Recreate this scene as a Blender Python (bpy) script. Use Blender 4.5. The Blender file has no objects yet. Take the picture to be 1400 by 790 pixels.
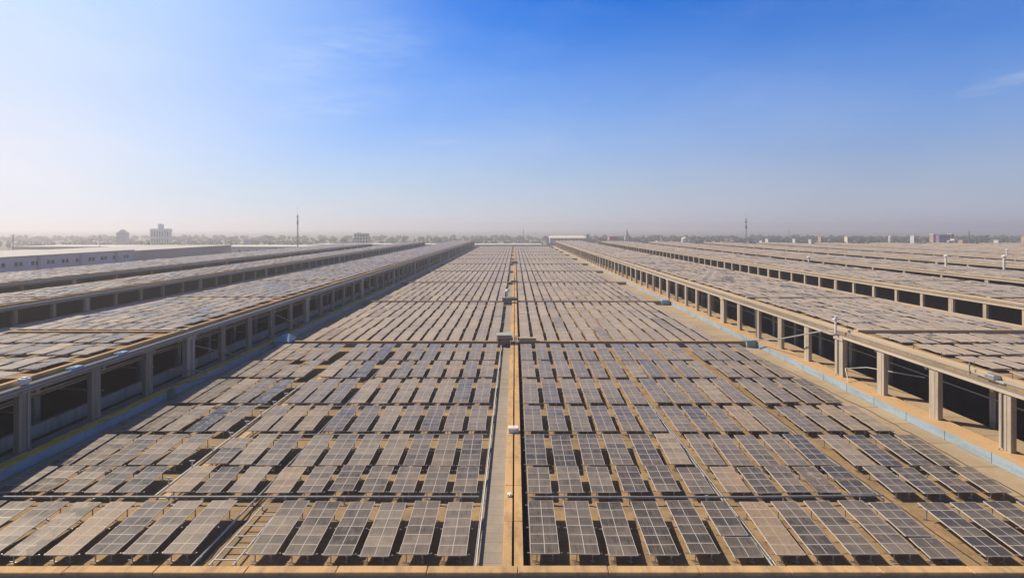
import bpy, bmesh, math, random
from mathutils import Vector, Matrix, Quaternion
R = math.radians
random.seed(7)
C = bpy.context.scene.collection
scene = bpy.context.scene

# ------------------------------------------------------------------ helpers
class MB:
    """collects boxes, prisms and tubes and links them as ONE mesh object"""
    def __init__(s):
        s.v = []; s.f = []; s.uv = {}; s.att = {}
    def quad(s, a, b, c, d, uv=None, att=None):
        n = len(s.v); s.v += [tuple(a), tuple(b), tuple(c), tuple(d)]
        s.f.append((n, n+1, n+2, n+3))
        if uv: s.uv[len(s.f)-1] = uv
        if att is not None: s.att[len(s.f)-1] = att
    def poly(s, pts):
        n = len(s.v); s.v += [tuple(p) for p in pts]; s.f.append(tuple(range(n, n+len(pts))))
    def box(s, x0, x1, y0, y1, z0, z1, m=None):
        if x0 > x1: x0, x1 = x1, x0
        n = len(s.v)
        p = [(x0,y0,z0),(x1,y0,z0),(x1,y1,z0),(x0,y1,z0),(x0,y0,z1),(x1,y0,z1),(x1,y1,z1),(x0,y1,z1)]
        if m is not None: p = [tuple(m @ Vector(q)) for q in p]
        s.v += p
        for q in ((3,2,1,0),(4,5,6,7),(0,1,5,4),(1,2,6,5),(2,3,7,6),(3,0,4,7)):
            s.f.append(tuple(n+i for i in q))
        return s
    def bevbox(s, x0, x1, y0, y1, z0, z1, b):
        """box whose four upright edges and top rim are chamfered"""
        n = len(s.v)
        def ring(i, z):
            X0, X1, Y0, Y1 = x0+i, x1-i, y0+i, y1-i
            return [(X0+b,Y0,z),(X1-b,Y0,z),(X1,Y0+b,z),(X1,Y1-b,z),(X1-b,Y1,z),(X0+b,Y1,z),(X0,Y1-b,z),(X0,Y0+b,z)]
        rr = [ring(0, z0), ring(0, z1-b), ring(b*.9, z1)]
        for r in rr: s.v += r
        for k in range(2):
            for i in range(8):
                j = (i+1) % 8
                s.f.append((n+8*k+i, n+8*k+j, n+8*(k+1)+j, n+8*(k+1)+i))
        s.f.append(tuple(n+16+i for i in range(8)))
        s.f.append(tuple(n+7-i for i in range(8)))
        return s
    def tube(s, pts, r, seg=8):
        pts = [Vector(p) for p in pts]; n0 = len(s.v)
        for i, p in enumerate(pts):
            a = pts[max(i-1,0)]; b = pts[min(i+1,len(pts)-1)]
            t = (b-a).normalized()
            up = Vector((0,0,1)) if abs(t.z) < .9 else Vector((1,0,0))
            u = t.cross(up).normalized(); w = u.cross(t)
            for k in range(seg):
                th = 2*math.pi*k/seg
                s.v.append(tuple(p + (u*math.cos(th)+w*math.sin(th))*r))
        for i in range(len(pts)-1):
            for k in range(seg):
                k2 = (k+1) % seg
                s.f.append((n0+i*seg+k, n0+i*seg+k2, n0+(i+1)*seg+k2, n0+(i+1)*seg+k))
        s.f.append(tuple(n0+k for k in reversed(range(seg))))
        m = n0+(len(pts)-1)*seg
        s.f.append(tuple(m+k for k in range(seg)))
        return s
    def lathe(s, cx, cy, prof, seg=14):
        n0 = len(s.v)
        for r, z in prof:
            for k in range(seg):
                th = 2*math.pi*k/seg
                s.v.append((cx+r*math.cos(th), cy+r*math.sin(th), z))
        for i in range(len(prof)-1):
            for k in range(seg):
                k2 = (k+1) % seg
                s.f.append((n0+i*seg+k, n0+i*seg+k2, n0+(i+1)*seg+k2, n0+(i+1)*seg+k))
        s.f.append(tuple(n0+(len(prof)-1)*seg+k for k in range(seg)))
        return s
    def mesh(s, name):
        me = bpy.data.meshes.new(name); me.from_pydata(s.v, [], s.f)
        if s.uv:
            l = me.uv_layers.new(name='UVMap')
            for p in me.polygons:
                u = s.uv.get(p.index)
                for i, li in enumerate(p.loop_indices):
                    l.data[li].uv = u[i] if u else (-5, -5)
        if s.att:
            a = me.attributes.new('dust', 'FLOAT_COLOR', 'FACE')
            for i, c in s.att.items(): a.data[i].color = (c[0], c[1], c[2], 1)
        me.update(); return me
    def build(s, name, mat, parent=None):
        return link(name, s.mesh(name), mat, parent)

def link(name, me, mat, parent=None):
    if mat and not me.materials:
        for m in (mat if isinstance(mat, (list, tuple)) else [mat]): me.materials.append(m)
    o = bpy.data.objects.new(name, me); C.objects.link(o)
    if parent is not None: o.parent = parent
    return o

def tag(o, label=None, cat=None, group=None, kind=None):
    if label: o['label'] = label
    if cat: o['category'] = cat
    if group: o['group'] = group
    if kind: o['kind'] = kind
    return o

def empty(name, loc=(0,0,0), rz=0):
    o = bpy.data.objects.new(name, None); C.objects.link(o)
    o.location = loc; o.rotation_euler.z = rz; o.empty_display_size = .3
    return o

# ------------------------------------------------------------------ materials
class NT:
    def __init__(s, tree): s.t = tree; s.n = tree.nodes; s.l = tree.links
    def node(s, typ, ins=None, **kw):
        n = s.n.new(typ)
        for k, v in kw.items(): setattr(n, k, v)
        for k, v in (ins or {}).items():
            if hasattr(v, 'is_linked') or isinstance(v, bpy.types.NodeSocket): s.l.new(v, n.inputs[k])
            else: n.inputs[k].default_value = v
        return n
    def m(s, op, a, b=None, c=None, clamp=False):
        n = s.n.new('ShaderNodeMath'); n.operation = op; n.use_clamp = clamp
        for i, v in enumerate((a, b, c)):
            if v is None: continue
            if isinstance(v, bpy.types.NodeSocket): s.l.new(v, n.inputs[i])
            else: n.inputs[i].default_value = v
        return n.outputs[0]
    def mix(s, f, a, b, blend='MIX'):
        n = s.n.new('ShaderNodeMix'); n.data_type = 'RGBA'; n.blend_type = blend
        for i, v in ((0, f), (6, a), (7, b)):
            if isinstance(v, bpy.types.NodeSocket): s.l.new(v, n.inputs[i])
            elif i == 0: n.inputs[0].default_value = v
            else: n.inputs[i].default_value = (v[0], v[1], v[2], 1)
        return n.outputs[2]
    def ramp(s, f, lo, hi):
        n = s.n.new('ShaderNodeMapRange'); s.l.new(f, n.inputs[0])
        n.inputs[1].default_value = lo; n.inputs[2].default_value = hi
        return n.outputs[0]
    def noise(s, vec, scale, detail=4, rough=.55, out='Fac'):
        n = s.node('ShaderNodeTexNoise', {'Scale': scale, 'Detail': detail, 'Roughness': rough, 'Vector': vec})
        return n.outputs[out]

def new_mat(name):
    m = bpy.data.materials.new(name); m.use_nodes = True
    t = NT(m.node_tree); b = m.node_tree.nodes['Principled BSDF']
    return m, t, b

def surf(name, base, dark=None, light=None, scale=.6, rough=.85, metal=0, streak=None, joint=None, bump=.15, stain=.5, spec=.3):
    """weathered surface: base colour with large and small stains, fine grain, optional slab joints every 'joint' metres along Y and X"""
    m, t, b = new_mat(name)
    pos = t.node('ShaderNodeNewGeometry').outputs['Position']
    v = pos
    if streak:
        mp = t.node('ShaderNodeMapping', {'Vector': pos, 'Scale': streak}); v = mp.outputs[0]
    n1 = t.noise(v, scale, 6, .62); n2 = t.noise(pos, scale*7, 5, .6); n3 = t.noise(pos, .045, 3)
    dark = dark or tuple(c*.55 for c in base); light = light or tuple(min(1, c*1.3) for c in base)
    col = t.mix(t.m('MULTIPLY', t.ramp(n1, .45, .75), stain), base, dark)
    col = t.mix(t.m('MULTIPLY', t.ramp(n2, .5, .8), .55), col, light)
    col = t.mix(t.m('MULTIPLY', t.ramp(n3, .45, .7), .35), col, dark)
    h = n2
    if joint:
        sp = t.node('ShaderNodeSeparateXYZ', {0: pos})
        jy = t.m('LESS_THAN', t.m('FRACT', t.m('DIVIDE', sp.outputs[1], joint[1])), .045)
        jx = t.m('LESS_THAN', t.m('FRACT', t.m('DIVIDE', sp.outputs[0], joint[0])), .02)
        j = t.m('MAXIMUM', jx, jy)
        col = t.mix(t.m('MULTIPLY', j, .55), col, tuple(c*.35 for c in base))
        cell = t.node('ShaderNodeTexWhiteNoise', {'Vector': t.node('ShaderNodeCombineXYZ', {0: t.m('FLOOR', t.m('DIVIDE', sp.outputs[0], joint[0])), 1: t.m('FLOOR', t.m('DIVIDE', sp.outputs[1], joint[1]))}).outputs[0]})
        col = t.mix(t.m('MULTIPLY', cell.outputs[0], .35), col, dark)
    t.l.new(col, b.inputs['Base Color'])
    b.inputs['Roughness'].default_value = rough; b.inputs['Metallic'].default_value = metal
    b.inputs['Specular IOR Level'].default_value = spec
    if bump:
        bp = t.node('ShaderNodeBump', {'Strength': bump, 'Distance': .04, 'Height': h}); t.l.new(bp.outputs[0], b.inputs['Normal'])
    return m

MODP = 1.09      # module pitch along a table
def panel_mat(name, from_attr):
    m, t, b = new_mat(name)
    uv = t.node('ShaderNodeSeparateXYZ', {0: t.node('ShaderNodeUVMap').outputs[0]})
    u, v = uv.outputs[0], uv.outputs[1]
    pos = t.node('ShaderNodeNewGeometry').outputs['Position']
    if from_attr:
        col = t.node('ShaderNodeAttribute', attribute_name='dust').outputs['Color']
    else:
        col = t.node('ShaderNodeObjectInfo').outputs['Color']
    sp = t.node('ShaderNodeSeparateColor', {0: col})
    d0, brown, dmg = sp.outputs[0], sp.outputs[1], sp.outputs[2]
    fu = t.m('FRACT', t.m('DIVIDE', v, MODP))
    frame = t.m('MAXIMUM', t.m('GREATER_THAN', t.m('ABSOLUTE', t.m('SUBTRACT', fu, .5)), .468), t.m('GREATER_THAN', t.m('ABSOLUTE', t.m('SUBTRACT', u, 1.0)), .966))
    mid = t.m('LESS_THAN', t.m('ABSOLUTE', t.m('SUBTRACT', u, 1.0)), .02)
    cu = t.m('LESS_THAN', t.m('FRACT', t.m('DIVIDE', u, .1667)), .09)
    cv = t.m('LESS_THAN', t.m('FRACT', t.m('DIVIDE', v, MODP/6)), .08)
    cells = t.m('MAXIMUM', cu, cv)
    modid = t.node('ShaderNodeTexWhiteNoise', {'Vector': t.node('ShaderNodeCombineXYZ', {0: t.m('FLOOR', t.m('DIVIDE', v, MODP)), 1: d0, 2: brown}).outputs[0]})
    rm = modid.outputs[0]
    n1 = t.noise(pos, .9, 5, .65); n2 = t.noise(pos, 7, 3, .6); n3 = t.noise(pos, .07, 3)
    st = t.node('ShaderNodeMapping', {'Vector': pos, 'Scale': (6, .6, 1)})
    n4 = t.noise(st.outputs[0], 1.0, 4, .6)
    dust = t.m('ADD', d0, t.m('MULTIPLY', t.m('SUBTRACT', n1, .5), .55))
    dust = t.m('ADD', dust, t.m('MULTIPLY', t.m('SUBTRACT', n3, .5), .5))
    dust = t.m('ADD', dust, t.m('MULTIPLY', t.m('SUBTRACT', n4, .5), .45))
    dust = t.m('ADD', dust, t.m('MULTIPLY', t.m('SUBTRACT', rm, .5), .20))
    # dirt gathers at the lower edge of every module
    dust = t.m('ADD', dust, t.m('MULTIPLY', t.ramp(fu, .35, 0.0), .10))
    dust = t.m('MINIMUM', t.m('MAXIMUM', dust, .04), .95)
    cell = t.mix(cells, (.034, .027, .022), (.105, .092, .08))
    cell = t.mix(mid, cell, (.60, .57, .54))
    dcol = t.mix(brown, (.40, .32, .245), (.37, .23, .12))
    dcol = t.mix(t.ramp(n2, .35, .75), dcol, (.48, .40, .325))
    base = t.mix(t.m('MULTIPLY', dust, .92), cell, dcol)
    # frame shows through the dust
    base = t.mix(t.m('MULTIPLY', frame, t.m('SUBTRACT', .95, t.m('MULTIPLY', dust, .30))), base, (.62, .57, .52))
    # broken cells: dark sooty or pale blotches where 'damage' is set
    blot = t.m('MULTIPLY', t.m('GREATER_THAN', t.noise(pos, 0.8, 4, .7), .52), dmg)
    base = t.mix(blot, base, (.045, .038, .034))
    spot = t.m('GREATER_THAN', t.noise(pos, 2.3, 3, .8), .74)
    base = t.mix(t.m('MULTIPLY', spot, .6), base, (.55, .52, .50))
    t.l.new(base, b.inputs['Base Color'])
    t.l.new(t.m('ADD', .20, t.m('MULTIPLY', dust, .55)), b.inputs['Roughness'])
    b.inputs['Specular IOR Level'].default_value = .27
    b.inputs['Sheen Weight'].default_value = .12; b.inputs['Sheen Roughness'].default_value = .5
    return m

M = {}
M['panel'] = panel_mat('panel_glass', False)
M['panel_field'] = panel_mat('panel_field_glass', True)
M['deck'] = surf('roof_deck', (.34, .23, .125), (.14, .105, .07), (.54, .38, .21), .5, .9, joint=(2.7, 1.55), stain=.75)
M['deck_grey'] = surf('walkway_slab', (.33, .29, .25), (.2, .17, .14), (.42, .37, .31), .5, .9, joint=(9, 1.3))
M['deck_tan'] = surf('bare_slab', (.40, .31, .21), (.25, .19, .13), (.48, .39, .28), .4, .9, joint=(30, 6.1), stain=.6)
M['tan'] = surf('tan_concrete', (.55, .345, .165), (.22, .15, .09), (.64, .46, .27), .8, .88, streak=(1.2, .35, 1), stain=.85)
M['yellow'] = surf('sun_yellow_coping', (.92, .54, .09), (.36, .2, .06), (.92, .62, .2), .9, .8, streak=(2, .5, 1), stain=.75)  # saturated yellow stands in for sunlight missing on the left coping
M['ochre'] = surf('ochre_ledge', (.50, .33, .18), (.33, .22, .125), (.57, .40, .24), .5, .9, stain=.5)
M['blue'] = surf('blue_paint', (.31, .40, .48), (.18, .22, .26), (.52, .57, .60), .7, .65, streak=(1, .3, 2.5), stain=.8)
M['conc'] = surf('concrete', (.44, .385, .31), (.22, .18, .14), (.55, .48, .40), .8, .9, streak=(1.5, 1.5, .25), stain=.7)
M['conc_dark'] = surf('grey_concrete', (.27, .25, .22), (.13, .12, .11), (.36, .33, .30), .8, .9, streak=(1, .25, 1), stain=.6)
M['fascia'] = surf('fascia_concrete', (.52, .45, .36), (.3, .25, .2), (.6, .53, .44), .7, .88, streak=(1, .2, 1))
M['pale'] = surf('pale_curb', (.50, .385, .25), (.34, .26, .18), (.62, .51, .38), .7, .88, streak=(1, .2, 1))
M['galv'] = surf('galvanised_steel', (.50, .50, .50), (.3, .29, .27), (.62, .62, .62), 2.5, .42, .75, stain=.4, bump=.05, spec=.5)
M['pipe'] = surf('grey_pipe', (.34, .35, .36), (.2, .2, .2), (.45, .46, .47), 1.5, .45, .3, bump=.05, spec=.5)
M['white'] = surf('white_paint', (.74, .72, .68), (.5, .46, .4), (.82, .80, .77), .9, .6, bump=.05, stain=.4)
M['conc_left'] = surf('shaded_weathered_concrete', (.30, .25, .19), (.12, .10, .08), (.42, .36, .28), .8, .9, streak=(1.5, 1.5, .25), stain=.8)  # stained concrete, darker copy: left-side shade put into its colour
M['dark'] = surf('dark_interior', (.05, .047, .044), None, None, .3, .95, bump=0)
M['wall_dark'] = surf('dull_brown_wall', (.30, .25, .20), None, None, .3, .95, bump=0)  # plain dull brown, shared by inner walls, beam faces and gutter strips
M['rust'] = surf('rusty_steel', (.24, .125, .06), (.11, .06, .035), (.34, .2, .11), 1.5, .85)
M['wood'] = surf('weathered_timber', (.36, .26, .17), (.18, .13, .09), (.46, .35, .25), 1.5, .9)
M['tarp'] = surf('blue_sheet', (.22, .36, .52), (.13, .2, .3), (.36, .5, .62), 1.2, .5)
M['green_grey'] = surf('grey_green_steel', (.36, .40, .36), (.17, .18, .16), (.46, .5, .46), 1.0, .6)
M['ground'] = surf('dry_ground', (.17, .15, .10), (.07, .09, .05), (.24, .2, .14), .02, .95, bump=0)
M['leaf'] = surf('leaf_canopy', (.04, .062, .034), (.022, .036, .02), (.06, .085, .045), .08, .8, bump=0)
M['glass'] = surf('window_glass', (.035, .045, .055), None, None, .4, .12, bump=0, spec=.6)
def wallmat(name, c): 
    M[name] = surf(name+'_render', c, tuple(x*.7 for x in c), tuple(min(.9, x*1.1) for x in c), .12, .85, bump=0, stain=.4)
wallmat('w_white', (.58, .56, .53)); wallmat('w_tower', (.78, .77, .76)); wallmat('w_cream', (.72, .65, .52)); wallmat('w_pink', (.60, .24, .26)); wallmat('w_purple', (.30, .16, .36))
wallmat('w_brown', (.44, .33, .25)); wallmat('w_wing', (.60, .50, .42)); wallmat('w_grey', (.46, .45, .44)); wallmat('w_blue', (.32, .40, .50)); wallmat('w_ochre', (.62, .44, .20))
wallmat('w_lilac', (.62, .61, .66))

# ------------------------------------------------------------------ solar tables
H = 23.0; F = 780.0
TW = 2.0
_mod_cache, _frame_cache, _panel_cache, _leg_cache = {}, {}, {}, {}
PITCH = R(4.6)
Z0 = .74
def slab(mb, x0, x1, y0, y1, mtx, v0, att=None, th=.06):
    """one module: top with uv in metres, sides and underside"""
    p = [Vector(q) for q in ((x0,y0,0),(x1,y0,0),(x1,y1,0),(x0,y1,0))]
    q = [Vector((a.x, a.y, -th)) for a in p]
    p = [mtx @ a for a in p]; q = [mtx @ a for a in q]
    L = y1-y0
    mb.quad(*p, uv=((0, v0), (2, v0), (2, v0+L), (0, v0+L)), att=att)
    mb.quad(q[3], q[2], q[1], q[0], att=att)
    for i in range(4):
        j = (i+1) % 4
        mb.quad(q[i], q[j], p[j], p[i], att=att)
def module_mesh(var):
    if var not in _mod_cache:
        mb = MB(); slab(mb, -TW/2, TW/2, .012, MODP-.012, Matrix.Identity(4), MODP*var+.012, th=.07)
        me = mb.mesh('solar_module'); me.materials.append(M['panel']); _mod_cache[var] = me
    return _mod_cache[var]
def panel_mesh(n, var):
    k = (n, var)
    if k not in _panel_cache:
        rr = random.Random(n*31+var); mb = MB()
        for i in range(n):
            j = Matrix.Translation((rr.uniform(-.03,.03), i*MODP, rr.uniform(-.02,.025))) @ Matrix.Rotation(rr.gauss(0,.008), 4, 'X') @ Matrix.Rotation(rr.gauss(0,.012), 4, 'Y')
            slab(mb, -TW/2, TW/2, .012, MODP-.012, j, i*MODP+.012)
        me = mb.mesh('panel'); me.materials.append(M['panel']); _panel_cache[k] = me
    return _panel_cache[k]
def frame_mesh(n, near):
    k = (n, near)
    if k not in _frame_cache:
        L = n*MODP; mb = MB()
        for x in (-.55, .55): mb.box(x-.03, x+.03, .05, L-.05, -.15, -.073)
        for y in ([.35, L-.35] if n < 6 else [.35, L*.5, L-.35]): mb.box(-1.22, 1.22, y-.03, y+.03, -.22, -.153)
        me = mb.mesh('support_frame'); me.materials.append(M['galv']); _frame_cache[k] = me
    return _frame_cache[k]
def leg_mesh(h):
    k = round(h, 2)
    if k not in _leg_cache:
        mb = MB(); mb.box(-.035, .035, -.035, .035, 0, h); mb.box(-.13, .13, -.11, .11, -.004, .03); mb.box(-.3, -.035, -.025, .025, .06, .12)
        me = mb.mesh('leg'); me.materials.append(M['galv']); _leg_cache[k] = me
    return _leg_cache[k]

ORD = ['zeroth','first','second','third','fourth','fifth','sixth','seventh','eighth','ninth','tenth','eleventh','twelfth','thirteenth','fourteenth','fifteenth','sixteenth','seventeenth','eighteenth','nineteenth','twentieth','twenty-first','twenty-second','twenty-third','twenty-fourth','twenty-fifth','twenty-sixth','twenty-seventh','twenty-eighth','twenty-ninth']
cands = []       # every table of the plant: dict(x, y, z, n, look, label, roll)
def add(x, y, n, z=0.0, look=None, label='', roll=0., pitch=PITCH, dx=0, miss=()):
    if look is None:
        q = random.random()
        look = (random.gauss(.50, .10), max(0, random.gauss(.06, .14)), 0.)
        if q < .05: look = (.62, random.uniform(.6, 1), 0.)
        elif q < .085: look = (.20, .1, 0.)
        elif q < .12: look = (.5, .2, .85)
    cands.append(dict(x=x, y=y, z=z, n=n, look=look, label=label, roll=roll, pitch=pitch, miss=miss))

# columns of the central roof (x of table centres)
RX = [2.1, 4.8, 7.5, 10.2, 13.0, 15.8, 18.9, 21.4, 24.0, 26.7, 29.2, 33.0, 35.6, 38.3, 41.0]
LX = [-4.3-2.62*k for k in range(6)]
LXA = LX + [-20.1]
LB1 = [-23.2, -25.85, -28.4, -31.1, -33.9, -36.5, -39.1, -41.6]
LB2 = [-23.4, -26.0, -28.45]; LC2 = [-32.8, -35.4, -38.0, -40.6, -43.0]
rows1 = [(39.5, 6), (48.7, 4), (54.2, 6), (63.3, 7), (73.4, 9), (86.0, 8), (97.0, 10)]
SPECIAL = {}     # (row, side, col) -> look, miss, phrase
def row_phrase(i):
    return 'front row behind the parapet' if i == 0 else '%s row from the front parapet' % ORD[i+1]
def short(a, i):
    full = a+row_phrase(i)
    return full if len(full.split()) <= 16 else a+('front row' if i == 0 else '%s row' % ORD[i+1])
for i, (y, n) in enumerate(rows1):
    for side in 'RL':
        xs = RX if side == 'R' else (LX+LB1 if i == 0 else LXA+LB2+LC2)
        for k, x in enumerate(xs):
            look = None; ph = 'dusty solar table'; roll = random.gauss(0, .006); yy = y-.5+random.gauss(0, .08); nn = n; miss = ()
            if side == 'R':
                base = random.gauss((.17, .22, .24, .32, .36, .40, .42)[i], .06)
                look = (base, max(0, random.gauss(.04, .08)), 0.)
                if i == 0 and k in (6,): look = (.62, 1., .0); ph = 'brown soiled solar table beside the conduit'
                if i == 0 and k == 5: miss = (-2,); ph = 'solar table with its two lowest modules dropped'
                if i == 0 and k == 10: miss = (-2,); ph = 'solar table with its lowest modules offset'
                if i == 1 and k == 6: look = (.6, .9, 0); ph = 'brown soiled solar table'
                if i == 1 and k == 9: look = (.45, .4, .5)
                if i == 1 and k == 10: miss = (-2,)
                if i >= 2 and random.random() < .06: look = (.6, random.random(), 0)
            else:
                look = (random.gauss((.29, .33, .36, .38, .42, .46, .48)[i], .08), max(0, random.gauss(.08, .14)), 0.)
                if i == 0 and k == 10: look = (.5, .4, .6); ph = 'solar table with dark broken patches'
                if i == 3 and k == 11: look = (.12, .2, .9); ph = 'dark burnt solar table'
                if i in (5, 6) and k == 7: look = (.22, .25, .5); ph = 'dark grey solar table'
                if i == 4 and k in (10,): look = (.2, .3, .8); ph = 'dark soiled solar table'
                if i == 1 and k in (6, 9): look = (.62, .8, .1); ph = 'brownish solar table'
                if random.random() < .05: look = (.6, .9, 0)
            if i == 2 and side == 'L' and k == 9: nn = 5; yy += .7
            if i > 2 and side == 'L' and k > 9 and random.random() < .08: nn -= 2
            where = '%s %s of the central joint' % (ORD[k+1], 'right' if side == 'R' else 'left')
            add(x+random.gauss(0, .035), yy+random.gauss(0, .03), nn, 0, look, short('%s, %s, ' % (ph, where), i), roll, PITCH if i < 3 else R(2.6), miss=miss)
BEAMS = [110.7+60.5*k for k in range(10)]
for s in range(10):
    y0 = BEAMS[s]+1.5; y1 = (BEAMS[s+1] if s < 9 else 699)-1.6
    nr = 4; Lr = (y1-y0)/nr; n = int((Lr-.15)/MODP); y0 += (y1-y0-nr*(n*MODP+.22))*.35; Lr = n*MODP+.22
    for r in range(nr):
        for side in 'RL':
            xs = [1.05+1.05+2.69*k for k in range(16)] if side == 'R' else [-4.3-2.62*k for k in range(15)]
            for k, x in enumerate(xs):
                if x > 42: continue
                lk = (random.gauss(.74, .05), max(0, random.gauss(.12, .12)), 0.)
                if random.random() < .03: lk = (.55, .2, .3)
                lab = 'dusty solar table %s %s of central joint, %s row beyond the nearest cross beam' % (ORD[k+1], 'right' if side == 'R' else 'left', ORD[r+1])
                add(x, y0+r*Lr+random.gauss(0, .06), n, 0, lk, lab, random.gauss(0, .008), R(1.2))

# raised halls: (side sign, eave X, far X, next eave X, sill z, end y)
HALLS = [(1, 48.7, 79.8, 102, 1.04, 690), (1, 102, 131, 150, 3.3, 670), (1, 150, 180, 205, 3.3, 640), (1, 205, 232, 260, 4.2, 620),
         (1, 260, 287, 315, 4.2, 610), (1, 315, 342, 370, 4.2, 600), (1, 370, 397, 425, 4.2, 595), (1, 425, 452, 480, 4.2, 590), (1, 480, 545, 560, 4.2, 590),
         (-1, 48.7, 75.5, 100, 1.04, 690), (-1, 100, 120, 140, 3.6, 640), (-1, 140, 176, 204, 4.2, 560)]
def hall_beams(i): 
    return [84.5+40.5*k for k in range(0, 16)]
for hi, (s, xa, xb, xc, sill, ye) in enumerate(HALLS):
    cols = []
    x = xa+4.0
    while x < xb-1.1: cols.append(x); x += 2.62
    bs = [b for b in hall_beams(hi) if b < ye-8]
    edges = [38.5]+bs+[ye-1]
    rowno = 0
    for a, b in zip(edges[:-1], edges[1:]):
        a += 1.3; b -= 1.3
        nr = max(1, round((b-a)/6.8)); Lr = (b-a)/nr; n = int((Lr-.7)/MODP)
        for r in range(nr):
            y = a+r*Lr; vis = False
            for k, x in enumerate(cols):
                if abs(s*x*F/(y+n*MODP)) > 740: continue
                vis = True
                lk = (random.gauss(.80 if s > 0 else .42, .11), max(0, random.gauss(.15 if s > 0 else .35, .15)), (.6 if s > 0 else .9) if random.random() < (.06 if s > 0 else .15) else 0.)
                if random.random() < (.04 if s > 0 else .08): lk = (.50, .3, .8)
                lab = 'solar table on the raised %s roof, %s from its eave, %s row from front' % ('right' if s > 0 else 'left', ORD[min(k+1, 20)], ORD[min(rowno+1, 29)])
                add(s*x+random.gauss(0, .07), y+random.gauss(0, .15), n, 7.42, lk, lab if hi in (0, 9) else '', random.gauss(0, .012), R(random.gauss(1.4, .6)))
            rowno += 1 if vis else 0

def area(c):
    yc = c['y']+c['n']*MODP/2
    px = 704+c['x']*F/yc; py = 312+F*(H-c['z']-.7)/yc
    a = F*F*(H-c['z'])*c['n']*MODP*TW/yc**3
    dx = TW/2*F/yc
    if px+dx < 4 or px-dx > 1396 or py > 790: a *= 0.0
    if not c['label']: a *= .2
    return a
for c in cands: c['a'] = area(c)
order = sorted(range(len(cands)), key=lambda i: -cands[i]['a'])
chosen = set(order[:300])
seen_labels = {}
field = MB()
def tmat(c):
    return Matrix.Translation((c['x'], c['y'], c['z']+((Z0 if c['y'] < 110 else .76) if c['z'] < 1 else .42))) @ Matrix.Rotation(random.gauss(0, .006), 4, 'Z') @ Matrix.Rotation(c['pitch'], 4, 'X') @ Matrix.Rotation(c['roll'], 4, 'Y')
for i, c in enumerate(cands):
    col = tuple(max(0., min(1., q)) for q in c['look'])
    if i not in chosen:
        m = tmat(c); n = c['n']
        rr = random.Random(i)
        near = c['y'] < 260
        if near or c['z'] > 1:
            # two or three slabs, each sagging a little its own way
            st = 3 if near else 6
            k = 0
            while k < n:
                e = min(n, k+st)
                j = m @ Matrix.Translation((0, k*MODP, rr.uniform(-.03, .03))) @ Matrix.Rotation(rr.gauss(0, .012), 4, 'X') @ Matrix.Rotation(rr.gauss(0, .02), 4, 'Y')
                cc = (min(1, max(0, col[0]+rr.gauss(0, .05))), col[1], col[2])
                slab(field, -TW/2, TW/2, .012, (e-k)*MODP-.012, j, k*MODP+.012, att=cc)
                k = e
        else:
            slab(field, -TW/2, TW/2, .012, n*MODP-.012, m, .012, att=col)
        continue
    n = c['n']; lab = c['label']
    w = lab.replace(',', ' ').split()
    near = c['y'] < 62 and c['z'] < 1
    base = empty('solar_table', (c['x'], c['y'], c['z']), random.gauss(0, .0025))
    tag(base, lab, 'solar panel', 'solar tables on the factory roofs')
    off = Matrix.Translation((0, 0, ((Z0 if c['y'] < 110 else .76) if c['z'] < 1 else .42)+max(-.1, min(.1, random.gauss(0, .035))))) @ Matrix.Rotation(c['pitch'], 4, 'X') @ Matrix.Rotation(c['roll'], 4, 'Y')
    rr = random.Random(i*7+1)
    if near:
        for k in range(n):
            o = link('solar_module', module_mesh(k % 10), None, base)
            mm = off @ Matrix.Translation((rr.uniform(-.012, .012), k*MODP, rr.uniform(-.008, .012))) @ Matrix.Rotation(rr.gauss(0, .005), 4, 'X') @ Matrix.Rotation(rr.gauss(0, .006), 4, 'Y')
            if c['miss'] and k < 2: mm = off @ Matrix.Translation((.14, k*MODP-.10, -.10)) @ Matrix.Rotation(.03, 4, 'X')
            o.matrix_local = mm
            dd = col[0]+rr.gauss(0, .035)
            o.color = (max(0, min(1, dd)), col[1], col[2], 1)
    else:
        o = link('panel', panel_mesh(n, rr.randrange(4)), None, base); o.matrix_local = off
        o.color = (col[0], col[1], col[2], 1)
    if c['y'] < 112:
        q = 2 if c['miss'] else 0
        o = link('support_frame', frame_mesh(n-q, near), None, base); o.matrix_local = off @ Matrix.Translation((0, q*MODP, 0))
    if near or (c['y'] < 75 and c['z'] < 1):
        L = n*MODP
        for (lx, ly) in ((-.55, .35), (.55, .35), (-.55, L-.35), (.55, L-.35)):
            hh = (off @ Vector((lx, ly, -.225))).z
            o = link('leg', leg_mesh(hh), None, base); o.location = (lx, ly*math.cos(c['pitch']), 0.004)
fo = field.build('solar_table_field', M['panel_field'])
tag(fo, 'countless dusty solar tables covering the roofs farther off', 'solar panels', kind='stuff')

# ------------------------------------------------------------------ ground
g = MB(); g.quad((-14000, -3000, -12), (14000, -3000, -12), (14000, 16000, -12), (-14000, 16000, -12))
tag(g.build('ground', M['ground']), kind='structure')

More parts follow.
